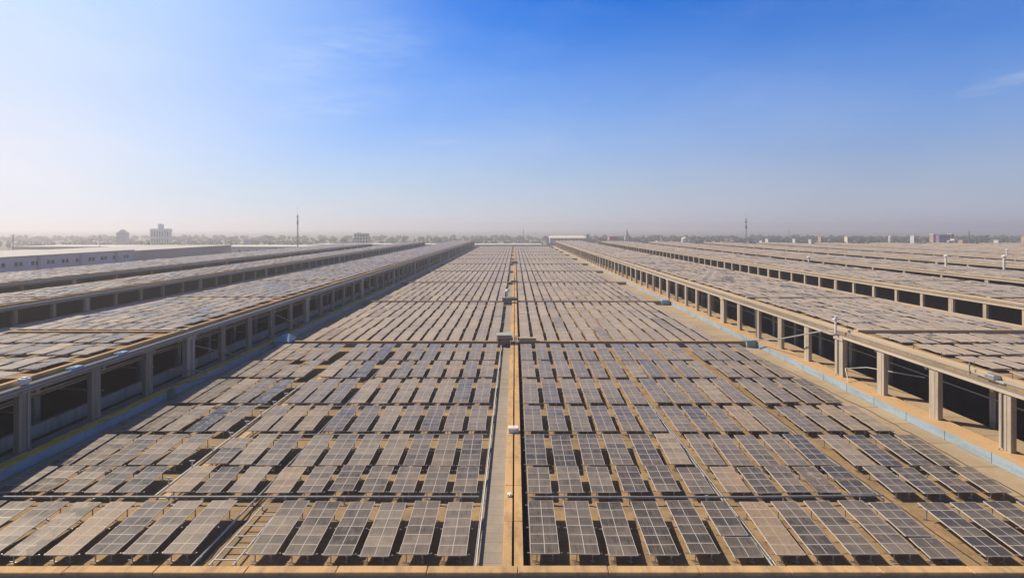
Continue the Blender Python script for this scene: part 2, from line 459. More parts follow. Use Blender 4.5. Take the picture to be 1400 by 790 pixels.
# ------------------------------------------------------------------ central hall
hall = empty('factory_hall', (0, 37, -12))
tag(hall, 'broad low central factory roof with tan concrete beams between two blue parapets', 'factory')
def hp(mb, name, mat):   # part of the hall, built in world coordinates
    o = mb.build(name, mat, hall); o.location = (0, -37, 12); return o
mb = MB(); mb.box(-46.72, 46.72, 37.62, 700, -.4, 0); hp(mb, 'roof_slab', M['deck'])
mb = MB(); mb.box(-46.8, 46.8, 37.0, 37.6, -12, .55); hp(mb, 'front_wall', M['conc_dark'])
mb = MB(); x = -47
while x < 47:
    L = min(5.9, 47-x); q = random.uniform(-.012, .012); mb.bevbox(x, x+L-.03, 36.86+q, 37.64+q, .554, .78+random.uniform(-.015, .015), .04); x += L
hp(mb, 'front_coping', M['tan'])
mb = MB(); mb.box(-46.8, 46.8, 699.3, 700.2, -12, .9); hp(mb, 'rear_wall', M['conc'])
for x0, x1 in ((-.86, -.19), (-.05, .59)):
    mb = MB(); y = 37.67
    while y < 698:
        L = min(6.05, 698-y); mb.bevbox(x0+random.uniform(-.012, .012), x1+random.uniform(-.012, .012), y, y+L-.02, .004, .60+random.uniform(-.012, .012), .03); y += L
    hp(mb, 'joint_beam', M['tan'])
mb = MB(); mb.box(-2.55, -.88, 37.67, 698, .004, .10); hp(mb, 'walkway_slab', M['deck_grey'])
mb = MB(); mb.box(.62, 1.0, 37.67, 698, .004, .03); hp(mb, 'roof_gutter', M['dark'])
mb = MB(); mb.box(42.4, 46.66, 37.67, 698, .004, .012); hp(mb, 'bare_strip', M['deck_tan'])
mb = MB(); mb.box(-46.66, -42.7, 37.67, 698, .004, .012); hp(mb, 'bare_strip', M['deck_tan'])
for b in BEAMS:
    for x0, x1 in ((-45.9, -.9), (.62, 45.2)):
        mb = MB(); mb.bevbox(x0, x1, b, b+.55, .006, 1.12 if b < 150 else 1.22, .03); mb.bevbox(x0, x1, b+.62, b+1.1, .006, .93, .03)
        o = hp(mb, 'cross_beam', M['tan'])
        k = MB(); k.box(x0+.05, x1-.05, b-.035, b-.004, .05, .98 if b < 150 else 1.10); c = k.build('beam_shade_face', M['wall_dark'], o)  # duller sheet paints shade onto the beam's near side
for s in (1, -1):
    mb = MB(); mb.box(s*46.76, s*49.5, 37.7, 699, -.4, 1.04)
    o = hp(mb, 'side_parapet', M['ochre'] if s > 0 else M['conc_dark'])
    mb = MB(); y = 37.7
    while y < 697:
        mb.box(s*46.70, s*46.755, y, y+6.0, .02, 1.0 + random.uniform(-.012, .012)); mb.box(s*46.66, s*46.70, y+6.0, y+6.09, .02, 1.05); y += 6.1
    mb.build('painted_sheet', M['blue'], o)
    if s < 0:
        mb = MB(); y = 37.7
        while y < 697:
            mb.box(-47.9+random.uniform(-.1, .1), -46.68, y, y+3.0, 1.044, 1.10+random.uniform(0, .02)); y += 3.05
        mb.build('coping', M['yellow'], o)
    mb = MB(); mb.box(s*46.76, s*47.1, 37.7, 699, -12, -.42); hp(mb, 'side_wall', M['wall_dark'])

# ------------------------------------------------------------------ raised halls
COLD = [46.8+9.6*k for k in range(69)]
_col = {}
def column_mesh(h, kind, mat):
    k = (round(h, 2), kind, mat.name)
    if k not in _col:
        mb = MB()
        if kind == 'col':
            mb.bevbox(-.29, .29, -.72, .72, 0, h, .03)
            mb.box(.292, .33, -.25, .25, 0, h-.2); mb.box(-.33, -.292, -.25, .25, 0, h-.2)
        elif kind == 'joint':
            mb.bevbox(-.36, .36, -1.05, -.06, 0, h, .03); mb.bevbox(-.36, .36, .06, 1.05, 0, h, .03)
            mb.box(-.5, .5, -1.2, 1.2, h-.35, h+.25)
        else:
            mb.box(-.28, .28, -.45, .45, 0, h)
        me = mb.mesh('column'); me.materials.append(mat); _col[k] = me
    return _col[k]
NTH = ['nearest', 'second', 'third', 'fourth', 'fifth', 'sixth', 'seventh', 'eighth', 'farthest']
cnt = {1: 0, -1: 0}
hall_objs = []
for hi, (s, xa, xb, xc, sill, ye) in enumerate(HALLS):
    i = cnt[s]; cnt[s] += 1
    nm = {(1,0): 'raised factory hall along the right blue parapet, open clerestory on sunlit columns',
          (-1,0): 'raised factory hall along the left parapet, open clerestory on shaded columns'}.get((s, i))
    if nm is None:
        nm = '%s raised factory hall counted rightward from the central roof' % NTH[i] if s > 0 else '%s raised factory hall counted leftward from the central roof' % NTH[i]
        if s < 0 and i == 2: nm = 'leftmost raised factory hall, below the long white workshop'
    root = empty('raised_hall', (s*xa, 37, -12)); tag(root, nm, 'factory', 'raised factory halls beside the central roof')
    hall_objs.append(root)
    def rp(mb, name, mat, parent=None):
        o = mb.build(name, mat, parent or root)
        if parent is None: o.location = (-s*xa, -37, 12)
        return o
    y0 = 38.0
    mb = MB(); mb.box(s*(xa+.32), s*xb, y0, ye, 6.95, 7.40); roof = rp(mb, 'roof', M['deck'])
    mb = MB(); y = y0
    while y < ye:
        e = min(ye, y+9.6); mb.box(s*(xa-.45), s*(xa+.30), y, e-.03, 6.72, 7.06+random.uniform(-.012, .012)); y += 9.6
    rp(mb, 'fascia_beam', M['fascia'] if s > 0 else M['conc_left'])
    mb = MB(); mb.box(s*(xa-.38), s*(xa+.1), y0, ye, 7.09, 7.13); mb.box(s*(xa-.42), s*(xa-.385), y0, ye, 7.10, 7.19); rp(mb, 'eave_gutter', M['galv'])
    q = ((.75, 1.3), (1.4, 2.0)) if s > 0 else ((.8, 1.05), (1.5, 1.8))
    mb = MB()
    for (qa, qb), qz in zip(q, (7.86, 7.72)): mb.bevbox(min(s*(xa+qa), s*(xa+qb)), max(s*(xa+qa), s*(xa+qb)), y0, ye, 7.404, qz, .03)
    rp(mb, 'roof_curb', M['pale'] if s > 0 else M['tan'])
    mb = MB(); mb.box(s*(xa+.34), s*(xa+.74), y0, ye, 7.404, 7.42); rp(mb, 'gutter_shadow_strip', M['wall_dark'])  # dark strip painting in the shadowed gap behind the fascia
    if s < 0:
        mb = MB(); mb.tube([(s*(xa-.1), y0, 7.31), (s*(xa-.1), ye, 7.31)], .17, 10); rp(mb, 'drain_pipe', M['pipe'])
    else:
        mb = MB(); mb.tube([(s*(xa+.45), y0, 7.52), (s*(xa+.45), ye, 7.52)], .09, 8); rp(mb, 'drain_pipe', M['pipe'])
    for b in hall_beams(hi):
        if b > ye-8: continue
        mb = MB(); mb.bevbox(min(s*(xa+2.1), s*(xb-.6)), max(s*(xa+2.1), s*(xb-.6)), b, b+.5, 7.404, 7.95 if s > 0 else 7.72, .03)
        mb.bevbox(min(s*(xa+2.1), s*(xb-.6)), max(s*(xa+2.1), s*(xb-.6)), b+.56, b+1.0, 7.404, 7.9 if s > 0 else 7.68, .03)
        rp(mb, 'cross_beam', M['tan'] if s < 0 else M['pale'])
    # columns
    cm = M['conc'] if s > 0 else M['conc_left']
    cj = M['conc']
    nth = 0
    for k, y in enumerate(COLD):
        if y > ye-2: break
        if xa*F/y > 760 or (i >= 2 and k % 2): continue
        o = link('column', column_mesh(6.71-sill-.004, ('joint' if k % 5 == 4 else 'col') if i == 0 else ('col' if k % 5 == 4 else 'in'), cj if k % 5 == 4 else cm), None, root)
        o.location = (0, y-37, sill+.004+12)
    if i == 0:
        for k, y in enumerate(COLD[:40]):
            if k % 3 == 1:
                mb = MB(); mb.tube([(s*48.28, y+.2, 6.7), (s*48.28, y+.2, 1.3), (s*47.9, y+.1, 1.12)], .08, 7); rp(mb, 'downpipe', M['pipe'])
        if s > 0:
            mb = MB(); mb.box(49.52, 50.3, y0, ye, .1, .45); rp(mb, 'inner_gutter', M['dark'])
            mb = MB(); mb.box(50.32, 53.0, y0, ye, .2, .80); rp(mb, 'inner_ledge', M['deck_tan'])
            mb = MB(); mb.tube([(55.4, y0, 3.2), (55.4, ye, 3.2)], .1, 8); rp(mb, 'inner_pipe', M['pipe'])
        else:
            mb = MB(); mb.box(-52.5, -52.0, y0, ye, -.5, 1.7); rp(mb, 'inner_girder', M['conc'])
            for q in ((-50.6, 5.6), (-53.2, 4.4), (-56, 5.2)):
                mb = MB(); mb.tube([(q[0], y0, q[1]), (q[0], ye, q[1])], .12, 7); rp(mb, 'inner_pipe', M['pale'])  # pale colour makes these shaded pipes look sunlit
            mb = MB(); mb.box(-51.98, -49.52, y0, ye, -.3, .3); rp(mb, 'inner_gutter', M['dark'])
        for k, y in enumerate(COLD):
            if y > 330: break
            o = link('inner_column', column_mesh(12.6, 'in', M['conc']), None, root); o.location = (s*8.5, y-37+2, 6.33)
            for q in range(1):
                pass
        mb = MB()
        for y in COLD: 
            if y < ye-2: mb.box(s*49.8, s*79, y+3.0, y+3.4, 5.9, 6.93)
        rp(mb, 'roof_joist', M['pale'])  # joists coloured pale to look lit inside the dark hall
    else:
        mb = MB(); mb.box(s*(xa-.9), s*(xa+.8), y0, ye, -12, sill); rp(mb, 'sill_wall', M['conc'] if s > 0 else M['conc_dark'])
        mb = MB(); mb.box(s*(xa-.96), s*(xa-.904), y0, ye, .3, sill-.04); rp(mb, 'painted_sheet', M['blue'])
        if s < 0:
            mb = MB(); mb.box(s*(xa-.93), s*(xa-.2), y0, ye, sill+.004, sill+.06); rp(mb, 'coping', M['tan'])
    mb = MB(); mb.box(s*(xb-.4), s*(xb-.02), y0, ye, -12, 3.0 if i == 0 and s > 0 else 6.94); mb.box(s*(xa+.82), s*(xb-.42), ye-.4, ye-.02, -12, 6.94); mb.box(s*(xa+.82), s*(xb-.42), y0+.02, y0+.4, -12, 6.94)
    rp(mb, 'rear_wall', M['wall_dark'] if s > 0 else M['dark'])  # left copy near black: interior shade put into the wall colour
    mb = MB(); mb.box(s*(xb-.5), s*(xb+.02), y0, ye, 7.404, 7.7); rp(mb, 'roof_kerb', M['pale'])
    nx = xc-1.0
    mb = MB(); mb.box(s*(xb+.03), s*nx, y0, min(ye, 640), -.4, 0); rp(mb, 'valley_roof', M['deck'])

# ------------------------------------------------------------------ pipes, trays, boxes on the central roof
def single(name, mb, mat, label, cat, group=None, origin=None):
    if origin is None:
        vs = mb.v; origin = (sum(v[0] for v in vs)/len(vs), min(v[1] for v in vs), min(v[2] for v in vs))
    mb.v = [(v[0]-origin[0], v[1]-origin[1], v[2]-origin[2]) for v in mb.v]
    o = mb.build(name, mat); o.location = origin
    return tag(o, label, cat, group)
def pipe_run(pts, r, mat, label, supports=None, name='pipe'):
    mb = MB(); mb.tube(pts, r, 10)
    if supports:
        a, b = Vector(pts[0]), Vector(pts[-1]); n = int((b-a).length/supports)
        for k in range(n+1):
            p = a.lerp(b, (k+.3)/(n+.6)); mb.box(p.x-.05, p.x+.05, p.y-.05, p.y+.05, .006, p.z)
            mb.box(p.x-r*1.25, p.x+r*1.25, p.y-r*1.25, p.y+r*1.25, p.z-.05, p.z+.05)
    return single(name, mb, mat, label, 'pipe')
# white cable tray beside the walkway
mb = MB(); mb.box(-2.74, -2.58, 37.9, 109.8, .42, .47); mb.box(-2.74, -2.72, 37.9, 109.8, .47, .56); mb.box(-2.60, -2.58, 37.9, 109.8, .47, .56)
y = 39
while y < 109: mb.box(-2.70, -2.62, y, y+.08, .006, .42); y += 3.05
single('cable_tray', mb, M['white'], 'long white cable tray running beside the central walkway', 'cable tray')
pipe_run([(-45, 47.6, .62), (-3, 47.6, .62)], .085, M['pipe'], 'grey pipe crossing left half behind the front row of tables', 5.2)
pipe_run([(1.2, 47.55, .62), (19, 47.55, .62), (30.8, 47.7, .70)], .085, M['pipe'], 'grey pipe crossing right half behind the front row of tables', 6.1)
pipe_run([(-28, 62.2, .55), (-3, 62.2, .55)], .06, M['pipe'], 'thin dark pipe left of the walkway, between third and fourth rows', 5.2)
pipe_run([(-41, 72.3, .5), (-3, 72.3, .5)], .05, M['pipe'], 'thin dark pipe left of the walkway, between fourth and fifth rows', 5.2)
pipe_run([(1.2, 62.1, .55), (17, 62.1, .55)], .05, M['pipe'], 'thin dark pipe right of the joint, between third and fourth rows', 5.2)
pipe_run([(17.35, 37.9, .30), (17.35, 84, .30)], .08, M['pipe'], 'bright conduit running away between sixth and seventh right table columns', 4.0, 'conduit')
pipe_run([(17.62, 37.9, .28), (17.62, 72, .28)], .06, M['galv'], 'thinner conduit beside the bright conduit in the right half', 4.0, 'conduit')
pipe_run([(31.1, 48.2, .22), (31.1, 100, .22)], .05, M['pipe'], 'thin dull conduit along the right aisle', 4.0, 'conduit')
pipe_run([(-21.75, 38.2, .30), (-21.75, 100, .30)], .08, M['galv'], 'bright conduit beside left aisle tables', 4.0, 'conduit')
# ladder-like rails in the gap of the front row, left
mb = MB()
for x in (-19.0, -20.6): mb.box(x-.05, x+.05, 38.4, 47.0, .28, .36)
for k in range(6): mb.box(-20.55, -19.05, 38.9+1.5*k, 39.0+1.5*k, .365, .42)
for x in (-19.0, -20.6):
    for yy in (38.8, 42.5, 46.5): mb.box(x-.04, x+.04, yy, yy+.08, .006, .28)
single('empty_rack', mb, M['galv'], 'empty steel racking without panels in the left front gap', 'rack')
mb = MB(); mb.tube([(-30.6, 48.5, .25), (-30.9, 62, .25), (-31.0, 84, .25)], .10, 8)
for k in range(9):
    yy = 50.5+3.7*k; mb.tube([(-30.65-.01*k, yy, .25), (-30.65-.01*k, yy, .95)], .06, 7); mb.tube([(-30.9, yy, .93), (-30.4, yy, .93)], .07, 6)
single('standpipe_line', mb, M['white'], 'white water pipe with short standpipes along the left aisle', 'pipe')
mb = MB(); y = 48.4
while y < 108: mb.box(-30.3, -29.65, y, y+1.1, .016, .05); y += 1.14
single('plank_walk', mb, M['pale'], 'tan slab footpath beside the white standpipes', 'walkway')
# junction boxes
mb = MB(); mb.bevbox(-.72, .42, 62.4, 63.3, .614, 1.15, .05); mb.box(-.5, .2, 62.33, 62.395, .75, 1.05); mb.tube([(-.15, 62.9, 1.15), (-.15, 62.9, 1.22)], .08, 8)
single('junction_box', mb, M['white'], 'white metal junction box sitting on the central joint', 'electrical box')
mb = MB(); mb.bevbox(-.62, -.28, 47.6, 48.0, .612, .82, .03); mb.tube([(-.45, 47.7, .82), (-.45, 47.5, .95), (-.45, 47.0, .95)], .04, 6)
single('small_valve_box', mb, M['white'], 'small white valve box on the left joint beam near front pipe', 'valve')
# equipment at the first cross beam
e = empty('roof_ventilator', (-1.9, 110.2, 1.0)); tag(e, 'grey green ventilator housing on posts where first cross beam meets walkway', 'ventilator')
mb = MB(); mb.bevbox(-1.55, 1.3, .2, 3.0, .55, 1.25, .06); mb.box(-1.7, 1.45, .05, 3.15, 1.254, 1.33); mb.build('housing', M['green_grey'], e)
mb = MB()
for k in range(5): mb.box(-1.4, 1.15, .12, .19, .60+.13*k, .67+.13*k)
mb.build('louvre', M['pale'], e)
for lx in (-1.4, 1.15):
    for ly in (.4, 2.7):
        mb = MB(); mb.box(lx-.07, lx+.07, ly-.07, ly+.07, -.99, .55); mb.build('leg', M['green_grey'], e)
mb = MB(); mb.box(-1.7, 1.5, .0, 3.2, .35, .42); mb.build('platform', M['rust'], e)
mb = MB(); mb.bevbox(.8, 4.1, 110.3, 111.2, 1.01, 1.75, .04); mb.box(.7, 4.2, 110.25, 111.25, 1.754, 1.80)
single('timber_crate', mb, M['pale'], 'long tan crate on first cross beam, right of the ventilator', 'crate')
mb = MB(); mb.tube([(.2, 110.4, .6), (.2, 110.4, 2.3)], .12, 8); mb.tube([(-.2, 110.4, 2.1), (.6, 110.4, 2.1)], .08, 6); mb.box(-.02, .42, 110.1, 110.5, 1.5, 1.9)
single('isolator_post', mb, M['white'], 'white isolator post on central joint beside the ventilator', 'post')
e = empty('roof_ventilator', (-2.0, 171.0, .95)); tag(e, 'smaller dark ventilator at the second cross beam', 'ventilator')
mb = MB(); mb.bevbox(-1.8, 2.6, .1, 2.2, .3, 1.1, .06); mb.box(-1.95, 2.75, 0, 2.3, 1.104, 1.2); mb.build('housing', M['conc_dark'], e)
mb = MB(); mb.tube([(-.3, 2.6, -.9), (-.3, 2.6, 3.0)], .2, 8); mb.lathe(-.3, 2.6, [(.3, 2.6), (.75, 2.9), (.75, 3.1), (.1, 3.7)], 10); mb.build('vent_cowl', M['white'], e)
mb = MB(); mb.tube([(-.3, 231, .6), (-.3, 231, 3.4)], .16, 8); mb.bevbox(-1.6, 1.2, 230.6, 231.6, 1.0, 1.9, .05)
single('pump_unit', mb, M['conc_dark'], 'grey pump unit with a short stack at the third cross beam', 'pump')
mb = MB(); mb.bevbox(-2.2, 1.8, 352, 354, 1.0, 2.6, .06); mb.tube([(-.5, 352.6, 2.6), (-.5, 352.6, 4.2)], .2, 8)
single('pump_unit', mb, M['conc_dark'], 'dark pump unit far along the central joint', 'pump')
# blue hopper at the left end of the first cross beam
mb = MB(); a, b, y0_, y1_ = -46.3, -43.0, 108.6, 112.6
mb.poly([(a, y0_, 1.15), (b, y0_, 1.05), (b+.3, y1_, 1.2), (a, y1_, 1.3)]); 
mb.v = []; mb.f = []
mb.box(-46.0, -43.3, 109, 112.2, .7, 1.4)
n0 = len(mb.v); mb.v += [(-46.3, 108.6, 1.41), (-43.0, 108.6, 1.41), (-43.0, 112.6, 1.41), (-46.3, 112.6, 1.41), (-44.9, 110.0, 2.5), (-44.0, 111.4, 2.45)]
for f in ((0,1,4),(1,2,5,4),(2,3,5),(3,0,4,5),(3,2,1,0)): mb.f.append(tuple(n0+q for q in f))
single('water_hopper', mb, M['tarp'], 'blue sheeted hopper at left end of the first cross beam', 'hopper')
mb = MB(); mb.box(44.7, 46.6, 109.9, 111.9, .006, 1.3); mb.box(44.5, 46.65, 109.8, 112.0, 1.304, 1.37)
single('downpipe_box', mb, M['blue'], 'blue rainwater box at right end of the first cross beam', 'rainwater box')
mb = MB(); mb.bevbox(43.8, 46.4, 170.5, 173, .3, 1.5, .2); mb.tube([(45.9, 171.7, .2), (46.5, 171.7, 2.0)], .25, 8)
single('water_hopper', mb, M['tarp'], 'pale blue hopper at right end of the second cross beam', 'hopper')
# sloping pipe from the joint column down to the cross beam end, with its riser
mb = MB(); mb.tube([(47.9, 85.2, 7.55), (47.6, 88, 7.2), (46.4, 100, 3.6), (45.4, 109.6, 1.5)], .11, 8)
single('sloping_pipe', mb, M['galv'], 'pale pipe sloping from right joint column to first cross beam', 'pipe')
mb = MB(); mb.tube([(47.9, 85.2, 7.26), (47.9, 85.2, 9.9)], .16, 8); mb.box(47.6, 48.3, 85.0, 85.5, 9.3, 9.55); mb.tube([(47.9, 85.2, 9.7), (49.3, 85.2, 10.0)], .1, 6)
single('riser_pipe', mb, M['white'], 'white riser pipe standing on the right joint column', 'pipe')
mb = MB(); mb.tube([(47.2, 80.5, .3), (48.1, 83, 2.6), (49.6, 80.4, 3.4), (52.5, 73, 3.9)], .09, 8)
single('bent_pipe', mb, M['pipe'], 'thin bent pipe leaning through right clerestory beside the joint column', 'pipe')
mb = MB(); mb.tube([(-48.6, 84.8, 7.95), (-75, 84.8, 8.05)], .09, 8)
single('roof_pipe', mb, M['white'], 'white pipe crossing the raised left roof at the joint column', 'pipe')
# braces leaning in the left clerestory
for (p, q, lab) in (((-49.2, 87, 5.2), (-46.9, 97.5, 1.2), 'rusty brace leaning across left clerestory right of the pale joint column'),
                    ((-49.6, 82, 2.8), (-46.6, 86.5, 1.3), 'rusty bar leaning on left parapet at foot of the joint column'),
                    ((-49.2, 118, 5.0), (-47.4, 127, 1.2), 'rusty brace farther along the left clerestory'),
                    ((-47.6, 79, 1.25), (-44.6, 86, 1.0), 'thin pole lying across the left parapet')):
    mb = MB(); mb.tube([p, q], .10, 7); mb.box(min(p[0], q[0])-.05, min(p[0], q[0])+.15, p[1]-.15, p[1]+.15, p[2]-.12, p[2]+.12)
    single('brace_pipe', mb, M['wood'], lab, 'brace', 'loose braces in the left clerestory')
for y in (57.5, 67, 76.4, 95.5, 105, 114):
    mb = MB(); mb.tube([(-49.2, y+1.2, 3.9+.3*math.sin(y)), (-58, y+2.2, 3.7)], .12, 7)
    o = mb.build('inner_rail', M['wood'], hall_objs[9]); o.location = (48.7, -37, 12)
# parapet stub posts and gutter rubbish, left
mb = MB(); mb.box(-46.6, -45.9, 76.6, 77.4, .014, 1.35)
single('parapet_stub', mb, M['conc_dark'], 'grey concrete stub against the left blue parapet', 'post')
for k, (x, y, L, a, lab) in enumerate(((-44.6, 54.8, 6.5, .06, 'long weathered plank lying in the left roof gutter'), (-43.9, 62.5, 3.0, -.3, 'short plank lying askew in the left gutter'), (-44.9, 66, 2.4, .5, 'broken timber across the left gutter'), (-44.3, 98, 4, .1, 'pale plank in the left gutter near the blue hopper'))):
    mb = MB(); mb.bevbox(-.16, .16, 0, L, 0, .22, .02); mb.bevbox(-.5, -.2, L*.3, L*.8, 0, .12, .02)
    o = mb.build('timber_plank', M['wood']); o.location = (x, y, .016); o.rotation_euler.z = a; tag(o, lab, 'plank', 'loose timber in the left gutter')
# black cables left lying on the roof
def cable(pts, label, r=.035):
    pts = [Vector(p) for p in pts]; out = []
    for a, b in zip(pts[:-1], pts[1:]):
        n = max(3, int((b-a).length/1.2))
        for k in range(n): out.append(a.lerp(b, k/n)+Vector((random.uniform(-.14, .14), 0, 0)))
    out.append(pts[-1])
    mb = MB(); mb.tube(out, r, 6); single('cable', mb, M['dark'], label, 'cable', 'loose cables on the roof')
cable([(-29.0, 48.5, .06), (-29.3, 72, .06), (-28.9, 98, .06)], 'black cable wandering along the left footpath')
cable([(-21.4, 38.6, .06), (-21.2, 47.5, .06), (-22.1, 62, .06), (-21.6, 95, .06)], 'black cable beside the bright left conduit')
cable([(31.7, 39, .06), (31.5, 60, .06), (31.9, 85, .06)], 'black cable lying in the right aisle')
cable([(43.2, 42, .06), (44.6, 70, .06), (43.5, 105, .06)], 'black cable on the bare right strip beside the blue parapet')
for (x, y, lab) in ((-29.4, 73.5, 'rubble heap at the far end of the left footpath'), (-22.0, 85.2, 'small rubble heap beside the left conduit'), (-43.8, 76, 'dark rubble in the left gutter by the concrete stub'), (30.9, 47.3, 'blue grey rag and rubble at the start of the right aisle')):
    mb = MB()
    mb.box(-.55, .5, -.8, .7, 0, .05)
    for k in range(16):
        m = Matrix.Translation((random.uniform(-.5, .5), random.uniform(-.75, .65), random.uniform(.02, .1))) @ Matrix.Rotation(random.uniform(0, 3), 4, 'Z') @ Matrix.Rotation(random.uniform(-.5, .5), 4, 'X')
        q = random.uniform(.06, .2); mb.box(-q, q, -q*1.6, q*1.6, -.03, .06, m)
    o = mb.build('rubble_heap', M['wood']); o.location = (x, y, .02); tag(o, lab, 'rubble', 'rubble heaps on the roof')
# boxes along the left eave
for k, (y, lab) in enumerate(((56.8, 'small white box on the left eave above the nearest column'), (70.5, 'pale flat metal sheet box on left eave'), (63.0, 'bluish metal lid on the left eave'))):
    mb = MB(); mb.bevbox(-.4, .4, -.5, 1.2 if k else .3, 0, .5 if k == 0 else .22, .03); mb.box(-.2, .2, -.3, .1, .5 if k == 0 else .22, .62 if k == 0 else .3)
    o = mb.build('eave_box', M['white'] if k == 0 else M['tarp']); o.location = (-48.75 if k == 0 else -48.9, y, 7.41 if k else 7.6); tag(o, lab, 'box', 'boxes on the left eave')
mb = MB(); mb.tube([(49.0, 61.5, 7.26), (49.0, 61.5, 8.6)], .07, 6); mb.bevbox(48.7, 49.5, 58, 59.2, 7.5, 8.0, .04); mb.tube([(48.9, 57, 7.45), (48.9, 60.5, 7.6)], .1, 7)
single('eave_valve', mb, M['galv'], 'steel valve assembly on the right eave near the photo edge', 'valve')
# handrail stanchions on the right eave
mb = MB()
for k in range(12): mb.tube([(50.55, 58+4.8*k, 7.70), (50.55, 58+4.8*k, 8.35)], .035, 6)
single('stanchion_row', mb, M['rust'], 'short thin stanchions along the right roof curb', 'railing')
# vent posts on the far right roofs
for (x, y, h, lab) in ((170, 225, 4.6, 'white vent post on right roofs, left of the taller one'), (183.5, 214, 5.0, 'tall white vent post at the photo right edge'), (276, 320, 3.4, 'short white vent post beyond the tall one'), (141-6, 262, 2.2, 'small white vent stub on the third clerestory eave')):
    e = empty('vent_post', (x, y, 7.41)); tag(e, lab, 'vent', 'white vents on the right roofs')
    mb = MB(); mb.tube([(0, 0, 0), (0, 0, h)], .42, 10); mb.build('stack', M['white'], e)
    mb = MB(); mb.lathe(0, 0, [(.44, h-.3), (.8, h-.1), (.8, h+.15), (.2, h+.55)], 10); mb.build('cowl', M['white'], e)

# ------------------------------------------------------------------ buildings beyond the roofs
def px_x(px, d): return (px-704)*d/F
def py_z(py, d): return H-(py-312)*d/F
def building(name, x0, x1, d, z1, depth, wall, floors, bays, label, roofm='w_grey', cat='building', extras=None, z0=-12, parapet=True, winh=.5, group=None):
    depth = min(depth, 9 if abs(x0) > .25*d else 30)
    w = x1-x0; e = empty(name, ((x0+x1)/2, d, z0)); tag(e, label, cat, group)
    h = z1-z0
    mb = MB(); mb.box(-w/2, w/2, 0, depth, 0, h); mb.build('wall', M[wall], e)
    mb = MB()
    if parapet:
        t = min(.6, w*.04)
        mb.box(-w/2-.2, w/2+.2, -.2, t, h+.003, h+.9); mb.box(-w/2-.2, w/2+.2, depth-t, depth+.2, h+.003, h+.9); mb.box(-w/2-.2, -w/2+t, t, depth-t, h+.003, h+.9); mb.box(w/2-t, w/2+.2, t, depth-t, h+.003, h+.9)
    mb.box(-w/2+.7, w/2-.7, .7, depth-.7, h+.003, h+.3); mb.build('roof', M[roofm], e)
    fh = h/max(1, floors)
    for f in range(floors):
        for b in range(bays):
            cx = -w/2+(b+.5)*w/bays; ww = w/bays*.48; cz = (f+.52)*fh; wh = fh*winh
            k = MB(); k.box(cx-ww/2, cx+ww/2, -.05, -.004, cz-wh/2, cz+wh/2); k.box(cx-ww/2-.15, cx+ww/2+.15, -.25, -.004, cz-wh/2-.25, cz-wh/2-.02)
            k.build('window', M['glass'], e)
    return e
# the two towers at left
d = 1100
e = building('apartment_tower', px_x(206, d), px_x(231, d), d, py_z(313.5, d), 30, 'w_tower', 2, 7, 'pale broad tower with arcaded windows and rooftop tower block', 'w_tower', winh=.72)
w = 25*d/F; h = py_z(313.5, d)+12
mb = MB(); mb.box(-4.6, 3.4, 1.5, 7.5, h+.9, h+9.0); mb.box(-5.2, 4.0, 1, 8, h+9.0, h+9.8); mb.box(-3, -1.5, 4, 5, h+9.8, h+11.5); mb.build('penthouse', M['w_tower'], e)
mb = MB(); mb.box(-w/2-.8, w/2+.8, -.8, 9.8, h-3.6, h-.2); mb.build('cornice', M['w_tower'], e)
for b in range(8): 
    mb = MB(); x = -w/2+b*w/7; mb.box(x-.75, x+.75, -.75, -.26, 4, h-3.7); mb.build('pilaster', M['w_tower'], e)
e = building('apartment_tower', px_x(159, d), px_x(172.5, d), d, py_z(318.5, d), 18, 'w_lilac', 7, 4, 'narrow hazy grey tower with stepped top, left of broad tower', 'w_lilac')
h = py_z(318.5, d)+12
mb = MB(); mb.box(-6.5, 6.5, 1, 8, h+.95, h+3.4); mb.box(-3.6, 3.6, 2, 7, h+3.4, h+6.2); mb.build('penthouse', M['w_lilac'], e)
d = 950
e = building('office_block', px_x(484, d), px_x(503, d), d, py_z(320, d), 26, 'w_cream', 5, 5, 'cream office block beyond the left roofs, right of tall mast', 'w_cream')
h = py_z(320, d)+12; mb = MB(); mb.box(-8, -2, 2, 8, h+.3, h+2.6); mb.build('penthouse', M['w_cream'], e)
building('office_block', px_x(364, 1300), px_x(370, 1300), 1300, py_z(323, 1300), 14, 'w_grey', 6, 3, 'small grey block left of the tall mast')
# long white-yellow roof, pink hall, dome, and the scattered houses of the right horizon
d = 1150
e = building('long_shed', px_x(752, d), px_x(801, d), d, py_z(326, d), 40, 'w_grey', 2, 10, 'long low building with bright pale roof straight ahead', 'w_cream', cat='shed')
h = py_z(326, d)+12; w = 49*d/F; mb = MB(); n0 = len(mb.v)
mb.v += [(-w/2-1, -2, h+.95), (w/2+1, -2, h+.95), (w/2-3, 20, h+5.5), (-w/2+3, 20, h+5.5), (w/2+1, 42, h+.95), (-w/2-1, 42, h+.95)]
for f in ((0,1,2,3), (2,4,5,3), (1,4,2), (5,0,3), (0,5,4,1)): mb.f.append(tuple(n0+q for q in f))
mb.build('pitched_roof', M['w_cream'], e)
building('stair_tower', px_x(801.5, 1160), px_x(806, 1160), 1160, py_z(320.5, 1160), 7, 'w_grey', 4, 1, 'grey stair tower at the right end of the pale roofed shed', cat='tower')
building('office_block', px_x(833, 1080), px_x(846, 1080), 1080, py_z(324, 1080), 20, 'w_pink', 3, 5, 'pink building between the spire and the pale shed', 'w_pink')
d = 1120
e = empty('church_spire', (px_x(857.5, d), d, -12)); tag(e, 'slim pale spire right of the pink building', 'spire')
